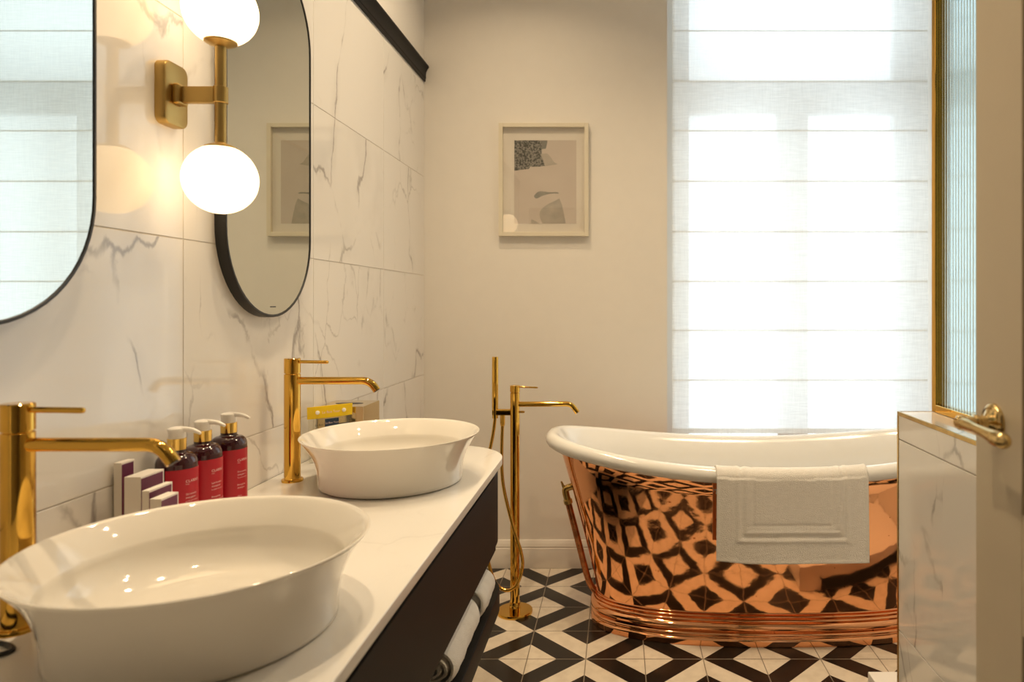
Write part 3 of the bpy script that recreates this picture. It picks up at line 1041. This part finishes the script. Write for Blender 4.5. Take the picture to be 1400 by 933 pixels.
# ------------------------------------------------------------------ copper bath
BXc, BYc = 0.570, 2.660
def sup(a, b, th, n=2.5):
    c_, s_ = math.cos(th), math.sin(th)
    return a * math.copysign(abs(c_) ** (2 / n), c_), b * math.copysign(abs(s_) ** (2 / n), s_)
NT_ = 160
ths = [2 * PI * i / NT_ for i in range(NT_)]
def zrim(u_):
    return 0.612 + 0.083 * u_ * u_
def loft(bm, rings, mi=0, cap0=False, cap1=False):
    vr = [[bm.verts.new(p_) for p_ in r] for r in rings]
    n = len(vr[0])
    for a_, b_ in zip(vr, vr[1:]):
        for i in range(n):
            bm.faces.new((a_[i], a_[(i + 1) % n], b_[(i + 1) % n], b_[i])).material_index = mi
    if cap0: bm.faces.new(vr[0])
    if cap1: bm.faces.new(vr[-1])
RA, RBr, RT_ = 0.822, 0.305, 0.0275
tub = thing('bathtub', 'polished copper boat bath with white enamel inside, under the window', 'bathtub', (0, 0, 0))
rings = []
K = 18
for k in range(K + 1):
    s = k / K
    a_ = 0.650 + (0.804 - 0.650) * (0.85 * s + 0.15 * s * s)
    b_ = 0.236 + (0.264 - 0.236) * (0.55 * s + 0.45 * s * s) + 0.026 * max(0.0, (s - 0.90) / 0.10)
    ring = []
    for th in ths:
        x, y = sup(a_, b_, th)
        u_ = x / a_
        z = 0.108 + (zrim(u_) - 0.006 - 0.108) * s
        ring.append((BXc + x, BYc + y, z))
    rings.append(ring)
bm = bmesh.new(); loft(bm, rings)
shell = finish('copper_shell', bm, M['copper'], tub, angle=60)
# plinth with turned beads
bm = bmesh.new()
pr = [(0.0, 0.0), (0.0255, 0.0), (0.0275, 0.003), (0.0275, 0.020), (0.025, 0.024), (0.021, 0.027), (0.021, 0.031)]
def bead(z0_, z1_, base, dep):
    return [(base + dep * math.sin(PI * k / 8), z0_ + (z1_ - z0_) * k / 8) for k in range(9)]
pr += bead(0.033, 0.047, 0.020, 0.006) + bead(0.049, 0.080, 0.017, 0.012) + bead(0.082, 0.094, 0.014, 0.007) + bead(0.096, 0.104, 0.010, 0.005) + bead(0.106, 0.114, 0.004, 0.005) + [(-0.004, 0.1145)]
rings = []
for off_, z in pr[1:]:
    rings.append([(BXc + sup(0.648 + off_, 0.230 + off_, th)[0], BYc + sup(0.648 + off_, 0.230 + off_, th)[1], z) for th in ths])
loft(bm, rings, cap0=True)
finish('plinth', bm, M['copper'], tub, angle=30)
# enamel: rolled rim and inside
rings = []
for k in range(13):                      # outside underside of the roll over the top
    a_ = -0.75 * PI + (1.75 * PI - 0.20 * PI) * k / 12   # angle measured from outward
    ring = []
    for th in ths:
        x, y = sup(1, 1, th)
        px_, py_ = RA * x, RBr * y
        nx, ny = x / RA, y / RBr
        # outward normal of the plan curve
        cx_ = math.copysign(abs(x) ** 1.5, x) / RA; cy_ = math.copysign(abs(y) ** 1.5, y) / RBr
        L_ = math.hypot(cx_, cy_) or 1
        o_ = RT_ * math.cos(a_)
        ring.append((BXc + px_ + cx_ / L_ * o_, BYc + py_ + cy_ / L_ * o_, zrim(x) + RT_ * math.sin(a_)))
    rings.append(ring)
Ki = 16
for k in range(1, Ki + 1):
    s = k / Ki
    ring = []
    e_ = 1 - (1 - s) ** 1.0
    for th in ths:
        x, y = sup(1, 1, th)
        sh = math.sin(s * PI / 2)
        ra = (RA - 0.048) * (1 - 0.33 * s) if s < 0.75 else (RA - 0.048) * (1 - 0.2475) * (1 - ((s - 0.75) / 0.25) ** 2 * 0.75)
        rb = (RBr - 0.060) * (1 - 0.25 * s) if s < 0.75 else (RBr - 0.060) * (1 - 0.1875) * (1 - ((s - 0.75) / 0.25) ** 2 * 0.75)
        zt_ = zrim(x) - 0.006
        zz = zt_ + (0.165 - zt_) * min(1.0, math.sin(min(s / 0.92, 1.0) * PI / 2) ** 1.05)
        ring.append((BXc + ra * x, BYc + rb * y, zz))
    rings.append(ring)
bm = bmesh.new(); loft(bm, rings, cap1=True)
finish('enamel_lining', bm, M['enamel'], tub, angle=60)
# overflow pipe at the left end
bm = bmesh.new()
p_top = P(776, 684, 2.645); p_bot = P(806, 800, 2.645)
tube(bm, smooth_path([p_top, p_top.lerp(p_bot, 0.5), p_top.lerp(p_bot, 0.88), p_bot + Vector((0.012, 0, -0.012)), p_bot + Vector((0.045, 0.0, -0.03))], 8), 0.0125, 20)
pipe = finish('overflow_pipe', bm, M['copperpipe'], tub)
bm = bmesh.new()
d_ = (p_bot - p_top).normalized()
tube(bm, [p_top + d_ * 0.016, p_top + d_ * 0.014, p_top - d_ * 0.002, p_top - d_ * 0.004], [0.0145, 0.0175, 0.0175, 0.0145], 8)
tube(bm, smooth_path([p_top - d_ * 0.002, p_top - d_ * 0.03, p_top - d_ * 0.045 + Vector((0.006, 0, 0)), p_top - d_ * 0.05 + Vector((0.03, 0, 0.004)), p_top - d_ * 0.05 + Vector((0.06, 0, 0.004))], 6), 0.0135, 16)
tube(bm, [p_top - d_ * 0.04, p_top - d_ * 0.075 + Vector((-0.006, 0, 0.0))], [0.008, 0.003], 10)
finish('elbow', bm, M['brass'], pipe)

# bath mat over the near rim
tx0_, tx1_ = (980 - VX) * 2.325 / F, (1187.5 - VX) * 2.325 / F
bm = bmesh.new()
NXm, NV = 104, 150
yr, rr_ = BYc - RBr, RT_ + 0.004
def rim_y(x):
    c_ = abs((x - BXc) / RA)
    return BYc - RBr * (1 - min(c_, 0.999) ** 2.5) ** (1 / 2.5)
def mat_point(sx_, v_):
    """v_ = length along the cloth from its front bottom edge (0) over the rim to inside"""
    x = tx0_ + (tx1_ - tx0_) * sx_
    u_ = (x - BXc) / RA
    zc_ = zrim(u_); yc_ = rim_y(x)
    zbot = EYE - (770.5 - VY) * 2.325 / F
    drop = zc_ - zbot
    arc = rr_ * PI * 0.95
    if v_ < drop:
        fr_ = 1 - v_ / drop
        y = yc_ - rr_ - 0.012 * (1 - fr_) * 0.3
        z = zbot + v_
        y += 0.004 * math.sin(sx_ * 7.0 + 0.8) * (1 - fr_) * 0 + 0.0025 * math.sin(sx_ * 9 + z * 6)
        nrm = Vector((0, -1, 0))
    elif v_ < drop + arc:
        a_ = (v_ - drop) / rr_
        y = yc_ - rr_ * math.cos(a_)
        z = zc_ + rr_ * math.sin(a_)
        nrm = Vector((0, -math.cos(a_), math.sin(a_)))
    else:
        q = v_ - drop - arc
        y = yc_ + rr_ * 0.985 + 0.008 + q * 0.12
        z = zc_ - q
        nrm = Vector((0, 1, 0))
    return Vector((x, y, z)), nrm, drop
Ltot = 0.293 + 0.10 + 0.13
def emb(px_, v_):
    """raised border pattern of the mat; px_ across in m from the left, v_ up from the bottom in m"""
    W_ = tx1_ - tx0_
    ex = min(px_, W_ - px_); dd = min(ex, v_ * 0.95)
    h_ = 0.0
    for c_, w_, a_ in ((0.073, 0.006, 0.0022), (0.0865, 0.006, -0.0018), (0.101, 0.005, 0.0020), (0.123, 0.005, -0.0016), (0.004, 0.005, 0.001)):
        h_ += a_ * math.exp(-((dd - c_) / w_) ** 2)
    return h_
grid = []
rnd = random.Random(3)
for j in range(NV + 1):
    row = []
    for i in range(NXm + 1):
        sx_ = i / NXm
        v_ = Ltot * j / NV
        q_, nrm, drop = mat_point(sx_, v_)
        W_ = tx1_ - tx0_
        q_ = q_ + nrm * (emb(sx_ * W_, v_) + (rnd.random() - 0.5) * 0.0009)
        if v_ < drop:          # the hanging edge sags a touch at the left and flares at the right corner
            f_ = 1 - v_ / drop
            q_.z += f_ * (0.006 * math.exp(-(sx_ / 0.12) ** 2) - 0.002 * math.sin(sx_ * PI))
            q_.x += f_ * (0.004 * sx_ - 0.001 * (1 - sx_))
        row.append(bm.verts.new(q_))
    grid.append(row)
for a_, b_ in zip(grid, grid[1:]):
    for i in range(NXm):
        bm.faces.new((a_[i], a_[i + 1], b_[i + 1], b_[i]))
mat_o = finish('bath_mat', bm, M['towel'], angle=180)
md = mat_o.modifiers.new('thickness', 'SOLIDIFY'); md.thickness = 0.0045; md.offset = 0
tag(mat_o, 'white terry bath mat with bordered pattern hung over the bath rim', 'bath mat')

# ------------------------------------------------------------------ floor standing bath filler
FXc, FYc = (704 - VX) * 2.68 / F, 2.68
K_ = 2.68 / F
fil = thing('bath_filler', 'gold floor standing bath tap with hand shower beside the copper bath', 'tap', (FXc, FYc, 0))
def fz(py): return EYE - (py - VY) * K_
def fx(px): return (px - VX) * K_ - FXc
bm = bmesh.new()
lathe(bm, [(0.069, 0.0), (0.069, 0.009), (0.0675, 0.0115), (0.060, 0.012), (0.0215, 0.012), (0.0215, 0.040), (0.0205, 0.042), (0.0188, 0.042)], (0, 0, 0), 64)
finish('base_plate', bm, M['gold'], fil)
R = 0.0185
bm = bmesh.new(); lathe(bm, [(R, 0.036), (R, fz(537.5)), (R - 0.002, fz(537))], (0, 0, 0), 48)
finish('column', bm, M['gold'], fil)
bm = bmesh.new(); lathe(bm, [(R - 0.003, fz(537.2)), (R - 0.003, fz(536.4)), (R + 0.0008, fz(536)), (R + 0.0008, fz(527.6)), (R - 0.0008, fz(527))], (0, 0, 0), 48)
cap = finish('handle_cap', bm, M['gold'], fil)
bm = bmesh.new(); tube(bm, [(R - 0.004, 0, fz(529.3)), (fx(733), 0, fz(530.2)), (fx(735.5), 0, fz(530.4))], [0.0036, 0.0034, 0.002], 14)
finish('lever', bm, M['gold'], cap)
bm = bmesh.new(); tube(bm, bend_path((R - 0.006, 0, fz(553)), (fx(781), 0, fz(552.5)), (fx(789.5), 0, fz(564.5)), 0.022), 0.0104, 24)
finish('spout', bm, M['gold'], fil)
bm = bmesh.new(); tube(bm, [(R - 0.004, 0, fz(563.5)), (fx(716), 0, fz(563.5)), (fx(717.3), 0, fz(563.5))], [0.0045, 0.0045, 0.003], 14)
finish('diverter_knob', bm, M['gold'], fil)
bm = bmesh.new()
box(bm, (fx(673), -0.011, fz(568)), (-R + 0.006, 0.011, fz(559.5)), 0.004, 3)
tube(bm, [(fx(687), 0, fz(568)), (fx(687), 0, fz(579)), (fx(687), 0, fz(582.5))], [0.010, 0.010, 0.008], 8)
finish('shower_bracket', bm, M['gold'], fil)
bm = bmesh.new()
lathe(bm, [(0.0112, fz(572)), (0.0112, fz(560)), (0.0122, fz(558)), (0.0122, fz(489)), (0.011, fz(488))], (fx(677), -0.001, 0), 32)
finish('hand_shower', bm, M['gold'], fil)
bm = bmesh.new()
hp = [(687, 582, 0), (686.3, 605, -0.002), (686.5, 640, -0.008), (691, 671, -0.022), (704, 719, -0.036), (714, 749, -0.040), (716.3, 770, -0.042), (709, 793, -0.046), (696, 801, -0.046), (681, 793, -0.040), (670, 766, -0.03), (661, 715, -0.02), (662, 650, -0.01), (671, 610, -0.002), (675, 588, 0), (677, 570, 0)]
tube(bm, smooth_path([(fx(a_), c_, fz(b_)) for a_, b_, c_ in hp], 10), 0.0066, 12)
finish('hose', bm, M['gold'], fil)

# ------------------------------------------------------------------ pump bottles
def bottle(x, y, lines, label):
    t_ = thing('pump_bottle', label, 'bottle', (x, y, CT), 'pump bottles by the marble wall')
    R = 0.0355
    bm = bmesh.new()
    prof = [(R - 0.004, 0.0), (R - 0.001, 0.001), (R, 0.004), (R, 0.142)]
    for k in range(1, 10):
        a_ = PI / 2 * k / 9
        prof.append((0.0205 + (R - 0.0205) * math.cos(a_), 0.142 + 0.019 * math.sin(a_)))
    prof += [(0.0175, 0.1625), (0.016, 0.164), (0.016, 0.172)]
    lathe(bm, prof, (0, 0, 0), 48)
    body = finish('body', bm, M['bottle'], t_)
    # label wraps the side that faces the room
    bm = bmesh.new()
    n = 40
    RL = R + 0.0005
    a0_, a1_ = math.radians(-88), math.radians(92)
    rows_ = []
    for z in (0.010, 0.1345):
        rows_.append([bm.verts.new((RL * math.cos(a0_ + (a1_ - a0_) * i / n), RL * math.sin(a0_ + (a1_ - a0_) * i / n), z)) for i in range(n + 1)])
    for i in range(n):
        bm.faces.new((rows_[0][i], rows_[0][i + 1], rows_[1][i + 1], rows_[1][i]))
    lb = finish('paper_label', bm, M['redlabel'], t_, recalc=False)
    bm = bmesh.new()
    RTx = RL + 0.0004
    for s, size, dz in lines:
        def wrap(px_, py_, dz=dz):
            a_ = math.radians(-34) + px_ / RTx
            return (RTx * math.cos(a_), RTx * math.sin(a_), 0.1345 - dz + py_)
        add_text(bm, s, size, wrap)
    finish('lettering', bm, M['labeltext'], lb, smooth=False, recalc=False)
    bm = bmesh.new()
    lathe(bm, [(0.0150, 0.168), (0.0162, 0.1685), (0.0162, 0.1895), (0.0155, 0.190)], (0, 0, 0), 40)
    finish('collar', bm, M['goldcap'], t_)
    bm = bmesh.new()
    lathe(bm, [(0.0145, 0.1885), (0.0150, 0.1925), (0.0150, 0.202), (0.0158, 0.2055), (0.0150, 0.2085), (0.0110, 0.2108), (0.004, 0.2115)], (0, 0, 0), 40)
    pts = smooth_path([(0.004, 0, 0.2062), (0.018, 0, 0.2066), (0.030, 0, 0.2052), (0.040, 0, 0.2015), (0.0455, 0, 0.1985)], 5)
    tube(bm, pts, [0.0062 - 0.0035 * i / (len(pts) - 1) for i in range(len(pts))], 14)
    finish('pump_head', bm, M['white_plastic'], t_)
    return t_
M['goldcap'] = pbr('gold_foil_collar', (0.86, 0.58, 0.16), 0.12, metal=1.0, vary=0.02)
brandline = [('CLARINS', 0.0072, 0.0235), ('PARIS', 0.0026, 0.0290)]
bottle(-0.848, 1.312, brandline + [('Gel douche', 0.0050, 0.048), ('énergisant', 0.0050, 0.0545), ('La douche tonique', 0.0036, 0.0610), ('Energizing', 0.0050, 0.0760), ('shower gel', 0.0050, 0.0825)],
       'red labelled pump bottle nearest the camera, under the tap spout')
bottle(-0.848, 1.394, brandline + [('Lait fondant', 0.0050, 0.048), ('énergisant', 0.0050, 0.0545), ('Le plaisir du corps', 0.0036, 0.0610), ('Energizing', 0.0050, 0.0760), ('soothing body lotion', 0.0044, 0.0825), ('with plant extracts', 0.0036, 0.0890)],
       'red labelled pump bottle in the middle of the row of three')
bottle(-0.848, 1.487, brandline + [('Shampooing', 0.0050, 0.048), ('énergisant', 0.0050, 0.0545), ('Tous les cheveux', 0.0036, 0.0610), ('Energizing', 0.0050, 0.0760), ('shampoo', 0.0050, 0.0825), ('300 ml', 0.0036, 0.1000)],
       'red labelled pump bottle farthest from the camera in its row')

# ------------------------------------------------------------------ small cartons in front of the bottles
def carton(x0_, x1_, y0_, y1_, h_, label):
    t_ = thing('cosmetic_box', label, 'box', ((x0_ + x1_) / 2, (y0_ + y1_) / 2, CT), 'plum and white boxes beside the bottles')
    dx, dy = (x1_ - x0_) / 2, (y1_ - y0_) / 2
    bm = bmesh.new(); box(bm, (-dx, -dy, 0), (dx, dy, h_), 0.0008, 2)
    finish('carton', bm, M['carton'], t_)
    bm = bmesh.new(); e_ = 0.0035
    box(bm, (dx - 0.0005, -dy + 0.0006, 0.004), (dx + 0.0004, dy - e_, h_ - e_))
    finish('plum_panel', bm, M['plum'], t_, smooth=False)
carton(-0.889, -0.875, 1.203, 1.236, 0.167, 'tallest thin white and plum box against the marble wall')
carton(-0.851, -0.822, 1.176, 1.236, 0.149, 'thick white and plum box, largest of the four')
carton(-0.801, -0.789, 1.148, 1.209, 0.133, 'small thin white and plum box in front of the thick box')
carton(-0.776, -0.757, 1.131, 1.176, 0.124, 'shortest white and plum box, nearest the basin')

# ------------------------------------------------------------------ tissue box and clear pouch
t_ = thing('tissue_box', 'square gold tissue box against the marble wall behind the far basin', 'tissue box', (-0.823, 2.092, CT))
bm = bmesh.new(); box(bm, (-0.068, -0.068, 0), (0.068, 0.068, 0.144), 0.0015, 2)
finish('cover', bm, M['goldbox'], t_)
bm = bmesh.new()
prism(bm, [(0.042 * math.cos(2 * PI * i / 40), 0.016 * math.sin(2 * PI * i / 40)) for i in range(40)], 0.1435, 0.1446)
finish('slot', bm, M['blackmetal'], t_, smooth=False)

pA, pB = Vector((-0.874, 1.918)), Vector((-0.783, 2.012))
dirv = (pB - pA); Wp = dirv.length; dirn = dirv.normalized()
ang = math.atan2(dirn.y, dirn.x)
t_ = thing('clear_pouch', 'clear plastic pouch with yellow top leaning by the gold tissue box', 'pouch', (*((pA + pB) / 2), CT), rz=ang)
Hp = 0.157
def pouch_y(z): return -0.016 * (1 - z / Hp) 
bm = bmesh.new()
nzp = 12
def pouch_sheet(bm, zlo, zhi, thick, hw0, hw1):
    fr_, bk_ = [], []
    for j in range(nzp + 1):
        z = zlo + (zhi - zlo) * j / nzp
        hw_ = hw0 + (hw1 - hw0) * j / nzp
        bulge = thick * (1 - z / Hp) ** 0.7 + 0.0012
        fr_.append([bm.verts.new((hw_ * (2 * i / 10 - 1), -bulge * (1 - (2 * i / 10 - 1) ** 4) - 0.0008, z)) for i in range(11)])
        bk_.append([bm.verts.new((hw_ * (2 * i / 10 - 1), 0.0012, z)) for i in range(11)])
    for R1 in (fr_, bk_):
        for a_, b_ in zip(R1, R1[1:]):
            for i in range(10):
                bm.faces.new((a_[i], a_[i + 1], b_[i + 1], b_[i]))
    for a_, b_, c_, d2 in zip(fr_, fr_[1:], bk_, bk_[1:]):
        bm.faces.new((a_[0], c_[0], d2[0], b_[0])); bm.faces.new((a_[10], b_[10], d2[10], c_[10]))
    for i in range(10):
        bm.faces.new((fr_[0][i], fr_[0][i + 1], bk_[0][i + 1], bk_[0][i])); bm.faces.new((fr_[-1][i], bk_[-1][i], bk_[-1][i + 1], fr_[-1][i + 1]))
pouch_sheet(bm, 0.0, 0.125, 0.030, Wp / 2 - 0.006, Wp / 2 - 0.003)
finish('clear_bag', bm, M['clearfilm'], t_, angle=60)
bm = bmesh.new(); pouch_sheet(bm, 0.123, Hp, 0.010, Wp / 2 - 0.001, Wp / 2)
band = finish('yellow_band', bm, M['yellow'], t_, angle=60)
for s in (-1, 1):
    bm = bmesh.new(); lathe(bm, [(0.0056, -0.002), (0.0056, -0.0058), (0.004, -0.0066)], (s * 0.038, 0, 0.140), 20, 'Y')
    finish('snap_button', bm, M['white_plastic'], band)
bm = bmesh.new()
add_text(bm, 'Le Bon Tour', 0.010, lambda a_, b_: (a_, -0.0064, 0.139 + b_), 'CENTER')
finish('lettering', bm, M['labeltext'], band, smooth=False, recalc=False)
bm = bmesh.new(); box(bm, (-0.018, -0.0075, 0.06), (0.022, -0.0060, 0.120), 0.0004, 1)
card = finish('navy_card', bm, M['navy'], t_)
bm = bmesh.new()
add_text(bm, 'Le Bon Tour', 0.0075, lambda a_, b_: (0.002 + a_, -0.0079, 0.108 + b_), 'CENTER')
finish('lettering', bm, M['labeltext'], card, smooth=False, recalc=False)
bm = bmesh.new(); box(bm, (0.020, -0.0055, 0.05), (0.052, -0.0045, 0.103), 0.0004, 1)
finish('black_insert', bm, M['blackmetal'], t_)
bm = bmesh.new()
add_text(bm, 'Le Bon', 0.0075, lambda a_, b_: (-0.038 + a_, -0.016, 0.106 + b_), 'CENTER')
add_text(bm, 'Tour', 0.0075, lambda a_, b_: (-0.038 + a_, -0.018, 0.092 + b_), 'CENTER')
finish('lettering', bm, M['darkprint'], t_, smooth=False, recalc=False)

# ------------------------------------------------------------------ black cord by the near tap
bm = bmesh.new()
zc = CT + 0.0032
pts = [(-0.888, 0.925, zc), (-0.852, 0.902, zc), (-0.805, 0.892, zc), (-0.783, 0.882, zc), (-0.776, 0.872, zc), (-0.786, 0.860, zc), (-0.815, 0.850, zc), (-0.850, 0.846, zc), (-0.880, 0.84, zc)]
tube(bm, smooth_path(pts, 8), 0.0032, 12)
tag(finish('power_cord', bm, M['rubber']), 'black power cord looping on the worktop beside the near tap', 'cord')
